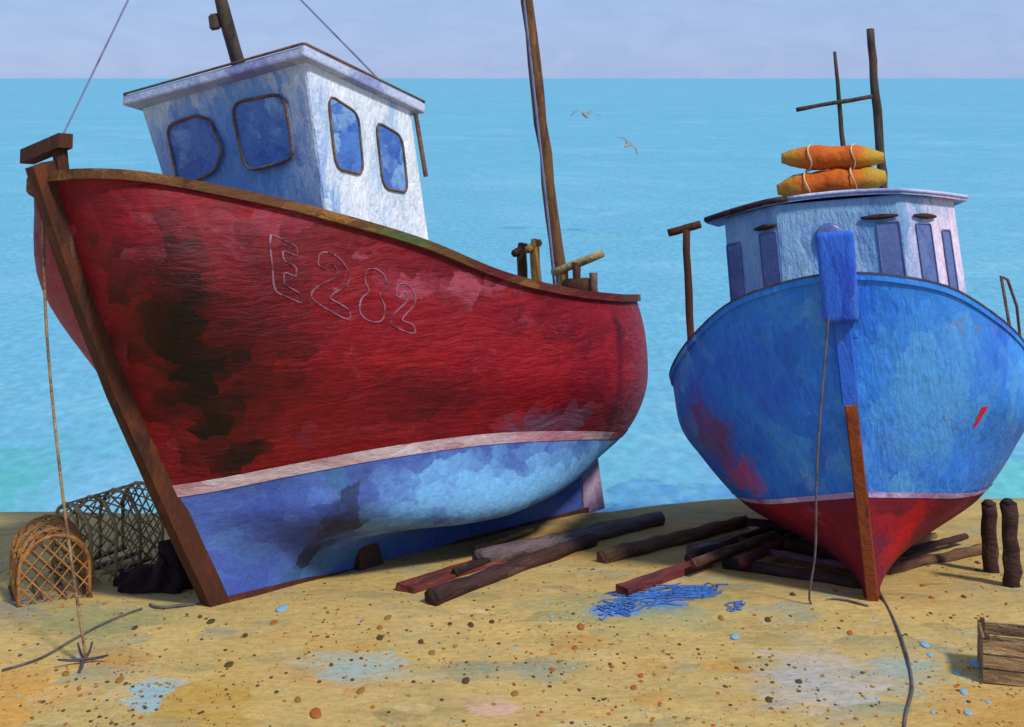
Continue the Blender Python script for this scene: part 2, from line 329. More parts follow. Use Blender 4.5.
def catmull(pts, n, closed=False):
    """n+1 points along a smooth curve, spaced evenly by length"""
    pts = [Vector(p) for p in pts]; fine = []
    m = len(pts)
    for i in range(m - 1):
        p0 = pts[max(i - 1, 0)]; p1 = pts[i]; p2 = pts[i + 1]; p3 = pts[min(i + 2, m - 1)]
        for k in range(16):
            t = k / 16
            fine.append(.5 * ((2 * p1) + (p2 - p0) * t + (2 * p0 - 5 * p1 + 4 * p2 - p3) * t * t + (3 * p1 - p0 - 3 * p2 + p3) * t ** 3))
    fine.append(pts[-1])
    ln = [0]
    for a, b in zip(fine, fine[1:]): ln.append(ln[-1] + (b - a).length)
    out = []; j = 0
    for i in range(n + 1):
        t = ln[-1] * i / n
        while j < len(ln) - 2 and ln[j + 1] < t: j += 1
        f = (t - ln[j]) / max(1e-9, ln[j + 1] - ln[j]); out.append(fine[j].lerp(fine[j + 1], min(1, f)))
    return out

def boat_frame(loc, phi, pitch, heel):
    ph, p, h = R(phi), R(pitch), R(heel)
    aft = Vector((math.sin(ph), math.cos(ph), 0)); port = Vector((math.cos(ph), -math.sin(ph), 0)); up = Vector((0, 0, 1))
    a = aft * math.cos(p) - up * math.sin(p); u = up * math.cos(p) + aft * math.sin(p)
    u2 = u * math.cos(h) - port * math.sin(h); po = port * math.cos(h) + u * math.sin(h)
    m = Matrix((a, -po, u2)).transposed().to_4x4(); m.translation = loc
    return m

class Hull:
    """a lofted hull: master curves from keel to sheer, each running stem to stern"""
    def __init__(self, curves, nu=64):
        self.nu = nu
        self.c = [catmull(c, nu) for c in curves]          # (x, b, z)
    def row(self, v):                                      # v in 0..len-1, smooth between curves
        m = len(self.c); i = min(int(v), m - 2); t = v - i
        out = []
        for k in range(self.nu + 1):
            p = [self.c[max(0, min(m - 1, j))][k] for j in (i - 1, i, i + 1, i + 2)]
            q = .5 * ((2 * p[1]) + (p[2] - p[0]) * t + (2 * p[0] - 5 * p[1] + 4 * p[2] - p[3]) * t * t + (3 * p[1] - p[0] - 3 * p[2] + p[3]) * t ** 3)
            q.y = max(q.y, 0.0)
            out.append(q)
        return out
    def strip(self, bm, v0, v1, n, off=0.0):
        for side in (1, -1):
            rows = [[bm.verts.new(P(q.x, side * (q.y + off), q.z)) for q in self.row(v0 + (v1 - v0) * i / n)] for i in range(n + 1)]
            for a, b in zip(rows, rows[1:]):
                for k in range(self.nu):
                    try: bm.faces.new((a[k], a[k + 1], b[k + 1], b[k]))
                    except ValueError: pass
def _inner(self, bm, v0, v1, n, off):
    for side in (1, -1):
        rows = []
        for i in range(n + 1):
            r_ = self.row(v0 + (v1 - v0) * i / n); out = []
            for k in range(1, len(r_) - 1):
                d = r_[k + 1] - r_[k - 1]; nn = Vector((-d.y, d.x, 0)).normalized(); q = r_[k] - nn * off
                out.append(bm.verts.new(P(q.x, side * max(0, q.y), q.z)))
            rows.append(out)
        for a, b in zip(rows, rows[1:]):
            for k in range(len(a) - 1): bm.faces.new((a[k], a[k + 1], b[k + 1], b[k]))
Hull.inner = _inner
def rail_mesh(bm, row, w_in, w_out, h0, h1, k0=0, k1=None):
    k1 = len(row) - 1 if k1 is None else k1
    for side in (1, -1):
        rings = []
        for k in range(k0, k1 + 1):
            q = row[k]; d = row[min(k + 1, len(row) - 1)] - row[max(k - 1, 0)]; n = Vector((-d.y, d.x, 0))
            n = n.normalized() if n.length > 1e-6 else Vector((0, 1, 0))
            def pt(o, h):
                x, y = q.x + n.x * o, q.y + n.y * o
                return bm.verts.new(P(x, side * max(y, 0.0), q.z + h))
            rings.append([pt(-w_in, h0), pt(w_out, h0), pt(w_out, h1), pt(-w_in, h1)])
        for a, b in zip(rings, rings[1:]):
            for i in range(4):
                j = (i + 1) % 4
                try: bm.faces.new((a[i], a[j], b[j], b[i]))
                except ValueError: pass
        for rg in (rings[0], rings[-1]):
            try: bm.faces.new(rg)
            except ValueError: pass
def deck_mesh(bm, row, drop, inset):
    a = [bm.verts.new(P(q.x, max(0, q.y - inset), q.z - drop)) for q in row[2:-1]]
    b = [bm.verts.new(P(q.x, -max(0, q.y - inset), q.z - drop)) for q in row[2:-1]]
    for k in range(len(a) - 1): bm.faces.new((a[k], a[k + 1], b[k + 1], b[k]))
def stem_mesh(bm, pts, w, d_out, d_in):
    """timber along the stem profile pts = (x, z)"""
    rings = []
    for i, (x, z) in enumerate(pts):
        a = Vector(pts[max(0, i - 1)]); b = Vector(pts[min(len(pts) - 1, i + 1)]); d = (b - a).normalized(); n = Vector((-d.y, d.x))
        if n.x > 0: n = -n
        o = Vector((x, z)) + n * d_out; k = Vector((x, z)) - n * d_in
        rings.append([bm.verts.new((o.x, w * .36, o.y)), bm.verts.new((o.x, -w * .36, o.y)), bm.verts.new((k.x, -w / 2, k.y)), bm.verts.new((k.x, w / 2, k.y))])
    for a, b in zip(rings, rings[1:]):
        for i in range(4): bm.faces.new((a[i], a[(i + 1) % 4], b[(i + 1) % 4], b[i]))
    bm.faces.new(rings[0]); bm.faces.new(rings[-1])
class Face:
    """a wall quad; at(a, b, out) gives points on it (a along, b up)"""
    def __init__(s, p00, p10, p11, p01):
        s.p = [Vector(q) for q in (p00, p10, p11, p01)]
    def at(s, a, b, out=0.0):
        p = s.p; q = (p[0] * (1 - a) + p[1] * a) * (1 - b) + (p[3] * (1 - a) + p[2] * a) * b
        n = ((p[1] - p[0]).cross(p[3] - p[0])).normalized()
        return q + n * out
def window(face, poly, parent, mat, frame_r=.016, framemat=None, corner=.22):
    dense = []
    n = len(poly)
    for i in range(n):                                     # rounded corners
        a, b, c = Vector(poly[i - 1]), Vector(poly[i]), Vector(poly[(i + 1) % n])
        p, q = b.lerp(a, corner), b.lerp(c, corner)
        for t in (0, .33, .67, 1): dense.append(p.lerp(b, t).lerp(b.lerp(q, t), t))
    bm = bmesh.new()
    prism(bm, [face.at(x, y, -.02) for x, y in dense], [face.at(x, y, .008) for x, y in dense])
    new('window', bm, mat, parent)
    bm = bmesh.new(); loop_tube(bm, [face.at(x, y, .012) for x, y in dense], frame_r)
    new('window_frame', bm, framemat or M['trim'], parent, True)

# ------------------------------------------------------------------ world, sun, camera
SUN_DIR = Vector((.73, -.68, 0)).normalized(); SUN_EL = 52
w = bpy.data.worlds.new("World"); scn.world = w; w.use_nodes = True
nt = w.node_tree; N = nt.nodes; L = nt.links; bg = N['Background']
sky = N.new('ShaderNodeTexSky'); sky.sky_type = 'NISHITA'; sky.sun_disc = False
sky.sun_elevation = R(SUN_EL); sky.sun_rotation = math.atan2(SUN_DIR.x, SUN_DIR.y)
sky.air_density = 1.0; sky.dust_density = .4; sky.ozone_density = 3.0
tc = N.new('ShaderNodeTexCoord')
mp = N.new('ShaderNodeMapping'); mp.inputs['Scale'].default_value = (14, 14, 40); L.new(tc.outputs['Generated'], mp.inputs['Vector'])
nz = N.new('ShaderNodeTexNoise'); nz.inputs['Scale'].default_value = 1.6; nz.inputs['Detail'].default_value = 7; nz.inputs['Distortion'].default_value = .8
L.new(mp.outputs[0], nz.inputs['Vector'])
cr = N.new('ShaderNodeValToRGB'); e = cr.color_ramp.elements
e[0].position = .38; e[0].color = (2.4, 3.55, 6.35, 1); e[1].position = .62; e[1].color = (2.75, 3.85, 6.65, 1)
L.new(nz.outputs['Fac'], cr.inputs['Fac'])
mx = N.new('ShaderNodeMix'); mx.data_type = 'RGBA'; mx.inputs['Factor'].default_value = .82     # a veil of lilac cloud over the clear sky
L.new(sky.outputs[0], mx.inputs['A']); L.new(cr.outputs[0], mx.inputs['B'])
L.new(mx.outputs['Result'], bg.inputs['Color']); bg.inputs['Strength'].default_value = .125

sl = bpy.data.lights.new('sun', 'SUN'); sl.energy = 3.3; sl.angle = R(7); sl.color = (1, .95, .87)
so = bpy.data.objects.new('sun', sl); COL.objects.link(so)
sd = Vector((SUN_DIR.x * math.cos(R(SUN_EL)), SUN_DIR.y * math.cos(R(SUN_EL)), math.sin(R(SUN_EL))))
so.rotation_euler = sd.to_track_quat('Z', 'Y').to_euler(); so.location = sd * 30

cd = bpy.data.cameras.new('camera'); co = bpy.data.objects.new('camera', cd); COL.objects.link(co)
cd.sensor_width = 36; cd.lens = 36 * F / 1024; cd.shift_y = -(363.5 - V0) / 1024
cd.clip_start = .1; cd.clip_end = 30000
co.location = (0, 0, CAM_H); co.rotation_euler = (R(90), 0, 0); scn.camera = co
vs = scn.view_settings; vs.view_transform = 'Standard'; vs.look = 'None'; vs.gamma = 1; vs.exposure = 0.0

# ------------------------------------------------------------------ beach and sea
def axis(lo, hi, flo, fhi, fine, coarse):
    out = []; v = lo
    while v < hi - 1e-6:
        out.append(v)
        v += fine if flo <= v < fhi else max(fine, min(coarse, .35 * max(fine * 2, min(abs(v - flo), abs(v - fhi)))))
    out.append(hi); return out
bm = bmesh.new()
xs = axis(-400, 400, -8, 8, .09, 40); ys = axis(-60, 26, 6.5, 16, .08, 10)
g = [[bm.verts.new((x, y, ground(x, y))) for y in ys] for x in xs]
for i in range(len(xs) - 1):
    for j in range(len(ys) - 1): bm.faces.new((g[i][j], g[i + 1][j], g[i + 1][j + 1], g[i][j + 1]))
tag(new('beach', bm, M['sand'], None, True), kind='structure')
bm = bmesh.new()
v = [bm.verts.new(q) for q in ((-12000, 10, SEA_Z), (12000, 10, SEA_Z), (12000, 16000, SEA_Z), (-12000, 16000, SEA_Z))]
bm.faces.new(v); tag(new('sea', bm, M['sea']), kind='structure')

# ------------------------------------------------------------------ red fishing boat
RF = boat_frame((-2.37, 10.06, ground(-2.37, 10.06) - .02), 40, 6.6, 8)
red = tag(empty('fishing_boat', RF), 'red fishing boat with white wheelhouse and pale blue underside, leaning on the beach', 'boat', 'fishing boats hauled up on the beach')
K = [(0, .06, 0), (1.2, .06, 0), (2.4, .06, 0), (3.6, .06, 0), (4.85, .06, 0)]
G = [(-.2, .05, .42), (.4, .13, .36), (1.2, .22, .3), (2.2, .26, .3), (3.2, .2, .38), (4.1, .13, .45), (4.85, .055, .5)]
B = [(-.34, .05, .68), (.3, .36, .68), (1.2, .78, .56), (2.3, 1.03, .44), (3.4, .92, .5), (4.3, .5, .62), (4.95, .05, .72)]
WL = [(-.5, .05, .93), (-.2, .25, .96), (.5, .58, 1.04), (1.2, .88, 1.1), (2.2, 1.1, 1.11), (3.4, 1.12, 1.02), (4.5, .84, .9), (5.2, .42, .86), (5.5, 0.0, .86)]
MD = [(-.95, .05, 1.85), (-.86, .42, 1.87), (-.64, .72, 1.87), (.0, .99, 1.84), (1, 1.2, 1.78), (2.3, 1.34, 1.62), (3.6, 1.3, 1.45), (4.7, 1.02, 1.36), (5.4, .6, 1.33), (5.72, .2, 1.32), (5.77, 0, 1.32)]
SH = [(-1.6, .05, 3.36), (-1.5, .38, 3.36), (-1.25, .72, 3.32), (-.7, .99, 3.21), (0, 1.17, 3.07), (1, 1.34, 2.84), (2, 1.38, 2.56), (3, 1.35, 2.4), (4, 1.2, 2.33), (4.9, .86, 2.32), (5.4, .5, 2.32), (5.66, .2, 2.32), (5.7, 0, 2.32)]
HI = [(-1.30, .05, 2.6), (-1.29, .42, 2.6), (-1.22, .74, 2.6), (-.92, .99, 2.58), (-.1, 1.16, 2.5), (.9, 1.3, 2.35), (2.2, 1.38, 2.12), (3.6, 1.33, 1.97), (4.7, 1.05, 1.92), (5.4, .62, 1.9), (5.74, .22, 1.9), (5.8, 0, 1.9)]
hull = Hull([K, G, B, WL, MD, HI, SH])
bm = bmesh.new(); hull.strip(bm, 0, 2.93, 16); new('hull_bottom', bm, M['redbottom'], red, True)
bm = bmesh.new(); hull.strip(bm, 2.93, 3.09, 2, .008); new('waterline_stripe', bm, M['stripe'], red, True)
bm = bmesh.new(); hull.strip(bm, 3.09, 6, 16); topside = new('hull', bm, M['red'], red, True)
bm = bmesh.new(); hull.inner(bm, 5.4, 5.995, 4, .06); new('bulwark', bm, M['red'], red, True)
srow = hull.row(6)
bm = bmesh.new(); rail_mesh(bm, srow, .07, .05, -.04, .035); new('gunwale', bm, M['rail'], red)
bm = bmesh.new(); deck_mesh(bm, hull.row(5.45), 0.0, .03); new('deck', bm, M['deck'], red)
sp = [tuple(q) for q in ((.03, -.05), (-.10, .2), (-.27, .5), (-.51, .95), (-.93, 1.75), (-1.25, 2.45), (-1.5, 3.05), (-1.66, 3.46))]
bm = bmesh.new(); stem_mesh(bm, sp, .17, .1, .06); new('stem_post', bm, M['brown'], red)
bm = bmesh.new(); hexa(bm, [(0, .075, -.06), (4.95, .075, -.06), (4.95, -.075, -.06), (0, -.075, -.06), (0, .075, .06), (4.95, .075, .06), (4.95, -.075, .06), (0, -.075, .06)])
new('keel', bm, M['brown'], red)
bm = bmesh.new(); prism(bm, [(4.9, .04, -.02), (5.3, .04, .0), (5.18, .04, .75), (4.93, .04, .75)], [(4.9, -.04, -.02), (5.3, -.04, .0), (5.18, -.04, .75), (4.93, -.04, .75)])
new('rudder', bm, M['rudderpaint'], red)
# bow post with its cross bar
bm = bmesh.new(); tube(bm, [P(-1.47, -.0, 3.3), P(-1.52, 0, 3.66)], .055, 6); new('bow_post', bm, M['brown'], red)
bm = bmesh.new(); hexa(bm, [P(-1.62, -.38, 3.50), P(-1.5, -.38, 3.50), P(-1.46, .1, 3.58), P(-1.58, .1, 3.58), P(-1.62, -.38, 3.61), P(-1.5, -.38, 3.61), P(-1.46, .1, 3.69), P(-1.58, .1, 3.69)])
new('bow_crossbar', bm, M['brown'], red)
# wheelhouse
tFP, tAP, tAS, tFS = P(.14, .93, 4.36), P(1.38, .93, 4.06), P(1.32, -.95, 3.95), P(-.12, -1.02, 4.16)
bFP, bAP, bAS, bFS = P(.52, .9, 2.3), P(1.74, .9, 2.2), P(1.7, -.88, 2.2), P(.5, -.86, 2.3)
bm = bmesh.new(); prism(bm, [bFP, bAP, bAS, bFS], [tFP, tAP, tAS, tFS]); bevel(bm, .03, 2); wh = new('wheelhouse', bm, M['white'], red)
rt = [P(.05, 1.02, 4.45), P(1.5, 1.0, 4.11), P(1.44, -1.1, 4.0), P(-.26, -1.1, 4.27)]
bm = bmesh.new(); prism(bm, [(x, y, z - .09) for x, y, z in rt], rt); bevel(bm, .02, 2); new('roof', bm, M['roof'], wh)
bm = bmesh.new()
up = [(x, y, z + .012) for x, y, z in rt]; loop_tube(bm, [p for a, b in zip(up, up[1:] + up[:1]) for p in [Vector(a).lerp(Vector(b), t) for t in (0.01, .33, .66, .99)]], .012)
new('roof_trim', bm, M['trim'], wh, True)
front = Face(bFS, bFP, tFP, tFS); side = Face(bFP, bAP, tAP, tFP)
window(front, [(.10, .60), (.36, .64), (.44, .73), (.41, .86), (.33, .90), (.13, .89)], wh, M['pane'], .014)
window(front, [(.55, .61), (.86, .62), (.86, .89), (.55, .91)], wh, M['pane'], .014)
window(side, [(.14, .58), (.40, .59), (.43, .86), (.16, .89)], wh, M['pane'], .011)
window(side, [(.58, .56), (.83, .57), (.85, .84), (.60, .86)], wh, M['pane'], .011)
# corner post, lamp and little horn on the roof
bm = bmesh.new(); tube(bm, [P(1.4, .965, 4.02), P(1.52, .965, 3.45)], .022, 6); new('corner_strip', bm, M['trim'], wh)
bm = bmesh.new(); tube(bm, [P(.1, -.85, 4.2), P(.1, -.85, 4.34)], .05); tube(bm, [P(.02, -.62, 4.22), P(.02, -.62, 4.36)], .07); tube(bm, [P(.0, -.75, 4.30), P(.0, -.5, 4.31)], .035)
new('roof_horn', bm, M['roof'], wh)
# roof mast and its lamp
mt0, mt1 = Vector(P(.12, .1, 4.38)), Vector(P(-.46, .1, 6.0))
bm = bmesh.new(); tube(bm, seg_pts(mt0, mt1, 10, .008), lambda t: .06 - .02 * t, 8, wob=.15); new('mast', bm, M['darkmast'], red, True)
bm = bmesh.new(); tube(bm, [P(-.08, .02, 4.72), P(-.085, .02, 4.74), P(-.1, .02, 4.84), P(-.105, .02, 4.86)], lambda t: .05 if .2 < t < .8 else .03, 8); new('mast_lamp', bm, M['darkmast'], red)
bm = bmesh.new(); tube(bm, [P(-1.5, 0, 3.66), mt1 + Vector((0, 0, -.03))], .009, 5); new('forestay', bm, M['stay'], red)
bm = bmesh.new(); tube(bm, [P(.95, .99, 4.25), mt1 + Vector((0, 0, -.06))], .009, 5); new('backstay', bm, M['stay'], red)
# mizzen mast
bm = bmesh.new(); tube(bm, seg_pts(P(4.78, 0, 1.9), P(4.05, 0, 7.4), 16, .012), lambda t: .085 - .025 * t, 8, wob=.25); new('mizzen_mast', bm, M['mast'], red, True)
bm = bmesh.new(); tube(bm, seg_pts(P(4.60, .03, 2.2), P(4.0, .03, 7.3), 8), .014, 5); new('halyard', bm, M['stay'], red)
# stern timbers and the hauling winch
for (x, po, top, mm, kn) in ((4.66, -.50, 2.90, 'brown', 1), (4.62, -.27, 2.93, 'ochre', 1)):
    bm = bmesh.new(); tube(bm, seg_pts(P(x, po, 1.9), P(x - .03, po, top), 5, .01), .058, 8, wob=.15)
    if kn: tube(bm, [P(x - .16, po, top - .04), P(x + .06, po, top + .05)], .045, 6); tube(bm, [P(x - .03, po, top), P(x - .03, po, top + .09)], lambda t: .05 - .02 * t, 7)
    new('samson_post', bm, M[mm], red, True)
for (x, po, top, mm) in ((4.36, .32, 2.68, 'ochre'), (4.34, .5, 2.72, 'brown'), (4.4, .68, 2.6, 'trim')):
    bm = bmesh.new(); tube(bm, seg_pts(P(x, po, 1.9), P(x, po, top), 5, .012), .045, 8, wob=.2); new('winch_post', bm, M[mm], red, True)
bm = bmesh.new(); tube(bm, seg_pts(P(4.3, .2, 2.62), P(4.42, .8, 2.8), 5, .01), lambda t: .05 - .02 * abs(t - .5), 7); new('winch_bar', bm, M['wickerpale'], red, True)
bm = bmesh.new(); tube(bm, [P(4.34, .36, 2.45), P(4.34, .64, 2.45)], .1, 12); new('winch_drum', bm, M['brown'], red, True)
# registration letters: brush outlines following the port side
bvh = BVHTree.FromObject(topside, bpy.context.evaluated_depsgraph_get())
def on_port(x, z, out=.0015):
    h = bvh.ray_cast(Vector((x, -4, z)), Vector((0, 1, 0)))
    if h[0] is None: return None
    n = h[1] if h[1].y < 0 else -h[1]
    return h[0] + n * out
GL = {'E': [[(0, 1), (.75, .98), (.78, .8), (.36, .8), (.34, .62), (.7, .6), (.68, .42), (.34, .42), (.34, .2), (.82, .16), (.84, 0), (.05, .02), (0, 1)]],
      '2': [[(.05, .68), (.12, .92), (.5, 1.02), (.88, .86), (.86, .62), (.5, .3), (.45, .2), (.95, .18), (.97, 0), (.0, .02), (.06, .26), (.52, .62), (.56, .76), (.44, .84), (.3, .78), (.26, .66), (.05, .68)]],
      '8': [[(.5, 1), (.82, .92), (.86, .7), (.68, .54), (.9, .36), (.88, .1), (.5, 0), (.1, .08), (.06, .34), (.3, .54), (.14, .7), (.18, .92), (.5, 1)]]}
def glyph(ch, kind, x0, z0, x1, z1, h, lean):
    bm = bmesh.new()
    for line in GL[ch]:
        pts = []
        if ch == 'E': line = [Vector((a[0], a[1], 0)).lerp(Vector((b[0], b[1], 0)), t) for a, b in zip(line, line[1:]) for t in (.12, .5, .88)]
        line = [(q[0], q[1], 0) for q in line]; line = catmull(line if ch == 'E' else line, 56)[:-1]
        for q in line:
                u, v_ = q.x, q.y
                p = on_port(x0 + (x1 - x0) * u + lean * v_, z0 + (z1 - z0) * u + h * v_)
                if p: pts.append(p)
        for t in range(2):
            j = Vector((random.random() - .5, 0, random.random() - .5)) * .012
            loop_tube(bm, [p + j for p in pts], .0065, 5)
    new(kind, bm, M['letter'], red, True)
REG = [('E', 'letter', -.36, 2.46, -.04, 2.34, .44, -.04), ('2', 'digit', .0, 2.38, .34, 2.22, .42, .02), ('8', 'digit', .42, 2.24, .70, 2.16, .42, .02), ('2', 'digit', .76, 2.16, 1.0, 2.08, .36, .02)]
for r_ in REG: glyph(*r_)

# ------------------------------------------------------------------ blue fishing boat
BF = boat_frame((2.93, 10.15, ground(2.93, 10.15) - .02), 14, 8, 6.3)
blue = tag(empty('fishing_boat', BF), 'blue fishing boat seen bow on, with red underside and orange rafts on its roof', 'boat', 'fishing boats hauled up on the beach')
K = [(0, .05, 0), (1.1, .05, 0), (2.2, .05, 0), (3.3, .05, 0), (4.4, .05, 0)]
B = [(-.08, .05, .42), (.4, .42, .43), (1.3, .84, .41), (2.4, .86, .38), (3.5, .55, .42), (4.45, .05, .44)]
WL = [(-.17, .05, .86), (.06, .44, .80), (.45, .84, .72), (1.3, 1.14, .64), (2.4, 1.18, .62), (3.5, .9, .65), (4.3, .35, .7), (4.6, 0, .75)]
M1 = [(-.25, .05, 1.22), (-.06, .52, 1.18), (.35, .98, 1.12), (1.0, 1.36, 1.02), (2, 1.43, 1.0), (3.3, 1.3, 1.05), (4.2, .78, 1.1), (4.7, .25, 1.14), (4.78, 0, 1.15)]
M2 = [(-.36, .05, 1.80), (-.22, .52, 1.74), (.1, 1.0, 1.62), (.55, 1.38, 1.46), (1.1, 1.57, 1.34), (2.3, 1.58, 1.30), (3.4, 1.40, 1.32), (4.3, .88, 1.38), (4.85, .3, 1.42), (4.92, 0, 1.42)]
SH = [(-.50, .05, 2.62), (-.43, .42, 2.57), (-.16, .88, 2.43), (.35, 1.29, 2.13), (.9, 1.54, 1.86), (1.5, 1.64, 1.68), (2.5, 1.63, 1.58), (3.5, 1.44, 1.60), (4.3, 1.04, 1.66), (4.85, .45, 1.72), (5, 0, 1.74)]
bh = Hull([K, B, WL, M1, M2, SH])
bm = bmesh.new(); bh.strip(bm, 0, 1.94, 12); new('hull_bottom', bm, M['bluebottom'], blue, True)
bm = bmesh.new(); bh.strip(bm, 1.94, 2.06, 2, .008); new('waterline_stripe', bm, M['mauvestripe'], blue, True)
bm = bmesh.new(); bh.strip(bm, 2.06, 5, 18); bhull = new('hull', bm, M['blue'], blue, True)
bm = bmesh.new(); bh.inner(bm, 4.35, 4.995, 4, .06); new('bulwark', bm, M['blue'], blue, True)
srow = bh.row(5)
bm = bmesh.new(); rail_mesh(bm, srow, .07, .018, -.03, .02); new('gunwale', bm, M['blue'], blue)
bm = bmesh.new(); rail_mesh(bm, srow, .0, .026, .02, .034); new('rubbing_strake', bm, M['iron'], blue)
bm = bmesh.new(); deck_mesh(bm, bh.row(4.3), 0, .03); new('deck', bm, M['deck'], blue)
bm = bmesh.new(); stem_mesh(bm, [(.02, -.05), (-.08, .42), (-.17, .86), (-.25, 1.22), (-.32, 1.6)], .115, .1, .05); new('stem_band', bm, M['rust'], blue)
bm = bmesh.new(); stem_mesh(bm, [(-.32, 1.6), (-.36, 1.82), (-.44, 2.3), (-.52, 2.74)], .16, .06, .05); new('stem_post', bm, M['stemblue'], blue)
bm = bmesh.new(); hexa(bm, [P(-.62, .14, 2.25), P(-.40, .14, 2.25), P(-.40, -.14, 2.25), P(-.62, -.14, 2.25), P(-.72, .17, 2.97), P(-.48, .17, 2.97), P(-.48, -.13, 2.97), P(-.72, -.13, 2.97)]); bevel(bm, .045, 3)
new('stem_head', bm, M['stemblue'], blue, True)
bm = bmesh.new(); hexa(bm, [(0, .07, -.06), (4.5, .07, -.06), (4.5, -.07, -.06), (0, -.07, -.06), (0, .07, .05), (4.5, .07, .05), (4.5, -.07, .05), (0, -.07, .05)]); new('keel', bm, M['rust'], blue)
bm = bmesh.new(); prism(bm, [(4.46, .035, 0), (4.85, .035, 0), (4.85, .035, 1.0), (4.6, .035, 1.0)], [(4.46, -.035, 0), (4.85, -.035, 0), (4.85, -.035, 1.0), (4.6, -.035, 1.0)]); new('rudder', bm, M['t_mauve'], blue)
# wheelhouse with canted front corners
wz0, wz1, cy = 1.45, 3.31, .10
plan = [(2.05, .62), (2.55, 1.2), (4.0, 1.15), (4.0, -1.15), (2.55, -1.2), (2.05, -.62)]
bot = [P(x + .02, cy + y, wz0) for x, y in plan]; top = [P(x - .06, cy + y * .97, wz1 + .06 - .11 * (abs(y) / 1.3) ** 2) for x, y in plan]
bm = bmesh.new(); prism(bm, bot, top); bevel(bm, .03, 2); wb = new('wheelhouse', bm, M['bluehouse'], blue)
bm = bmesh.new()                                            # cambered roof
ro = [(1.90, .72), (2.42, 1.34), (4.12, 1.28), (4.12, -1.34), (2.42, -1.42), (1.86, -.78)]
def camber(x, y, h): return P(x, cy + y, 3.41 - .13 * (abs(y) / 1.3) ** 2 + h)
grid = []
for i in range(9):
    row = []
    for j in range(13):
        y = -1.36 + 2.66 * j / 12; ay = abs(y)
        x0 = 1.93 if ay < .66 else 1.93 + (ay - .66) * .9
        row.append((x0 + (4.12 - x0) * i / 8, y))
    grid.append(row)
lo = [[bm.verts.new(camber(x, y, -.04)) for x, y in r] for r in grid]; hi = [[bm.verts.new(camber(x, y, 0)) for x, y in r] for r in grid]
for i in range(8):
    for j in range(12):
        bm.faces.new((lo[i][j], lo[i][j + 1], lo[i + 1][j + 1], lo[i + 1][j])); bm.faces.new((hi[i][j], hi[i + 1][j], hi[i + 1][j + 1], hi[i][j + 1]))
edge = [(0, j) for j in range(13)] + [(i, 12) for i in range(1, 9)] + [(8, j) for j in range(11, -1, -1)] + [(i, 0) for i in range(7, 0, -1)]
for a, b in zip(edge, edge[1:] + edge[:1]):
    bm.faces.new((lo[a[0]][a[1]], hi[a[0]][a[1]], hi[b[0]][b[1]], lo[b[0]][b[1]]))
new('roof', bm, M['roofblue'], wb)
bm = bmesh.new(); tube(bm, [camber(*grid[i][0], .0) for i in range(8, -1, -1)] + [camber(*grid[0][j], .0) for j in range(1, 5)], .032, 6)
new('roof_trim', bm, M['t_dark'], wb, True)
bm = bmesh.new(); tube(bm, [camber(*grid[0][j], .0) for j in range(4, 13)] + [camber(*grid[i][12], .0) for i in range(1, 9)], .02, 6)
new('roof_trim', bm, M['roof'], wb, True)
faces = [Face(bot[(i + 1) % 6], bot[i], top[i], top[(i + 1) % 6]) for i in range(6)]
ff = Face(bot[5], bot[0], top[0], top[5]); fp = Face(bot[0], bot[1], top[1], top[0]); fs = Face(bot[4], bot[5], top[5], top[4])
for fc, poly in ((fs, [(.02, .42), (.28, .42), (.28, .84), (.02, .84)]), (fs, [(.66, .40), (.98, .40), (.98, .86), (.66, .86)]), (ff, [(.80, .42), (.98, .42), (.98, .86), (.80, .86)]),
                 (fp, [(.24, .40), (.5, .40), (.5, .85), (.24, .85)]), (fp, [(.70, .44), (.84, .44), (.84, .82), (.70, .82)])):
    window(fc, poly, wb, M['slotpane'], .008, M['slotpane'], .06)
def visor(fc, a0, a1, b):
    bm = bmesh.new(); tube(bm, [fc.at(a0 + (a1 - a0) * t / 6, b, .025) for t in range(7)], lambda t: .012 + .02 * math.sin(t * math.pi), 6); new('window_visor', bm, M['t_dark'], wb, True)
visor(fs, .60, 1.0, .89); visor(ff, .68, .98, .89); visor(fp, .2, .6, .89)
bm = bmesh.new(); c = ff.at(.42, .80, .0); n = (ff.at(.42, .8, 1) - c).normalized()
tube(bm, [c, c + n * .03, c + n * .05], lambda t: .15 if t < .9 else .12, 20); new('porthole', bm, M['slotpane'], wb, True)
# masts
bm = bmesh.new(); tube(bm, seg_pts(P(3.3, .62, 3.1), P(3.3, .70, 5.26), 12, .012), lambda t: .052 - .008 * t, 8, wob=.25); new('mast', bm, M['darkmast'], blue, True)
bm = bmesh.new(); tube(bm, seg_pts(P(3.0, .24, 3.2), P(3.0, .28, 5.0), 10, .012), lambda t: .034 - .014 * t, 7, wob=.25); sm = new('signal_mast', bm, M['darkmast'], blue, True)
bm = bmesh.new(); tube(bm, seg_pts(P(2.96, -.2, 4.40), P(2.96, .62, 4.46), 8, .008), .026, 6, wob=.3); new('yard', bm, M['darkmast'], sm, True)
# davit by the starboard rail, thin guard rail to port
bm = bmesh.new(); tube(bm, seg_pts(P(1.2, -1.44, 1.5), P(1.2, -1.34, 3.14), 8, .015), .036, 7, wob=.25); dv = new('davit', bm, M['brown'], blue, True)
bm = bmesh.new(); tube(bm, seg_pts(P(1.2, -1.52, 3.12), P(1.2, -1.20, 3.18), 4, .006), .042, 6, wob=.2); new('davit_arm', bm, M['brown'], dv, True)
bm = bmesh.new(); tube(bm, [P(.72, 1.42, 1.94), P(.72, 1.40, 2.5), P(.95, 1.48, 2.46), P(1.5, 1.6, 2.2), P(1.75, 1.62, 1.66)], .014, 6); new('guard_rail', bm, M['trim'], blue)
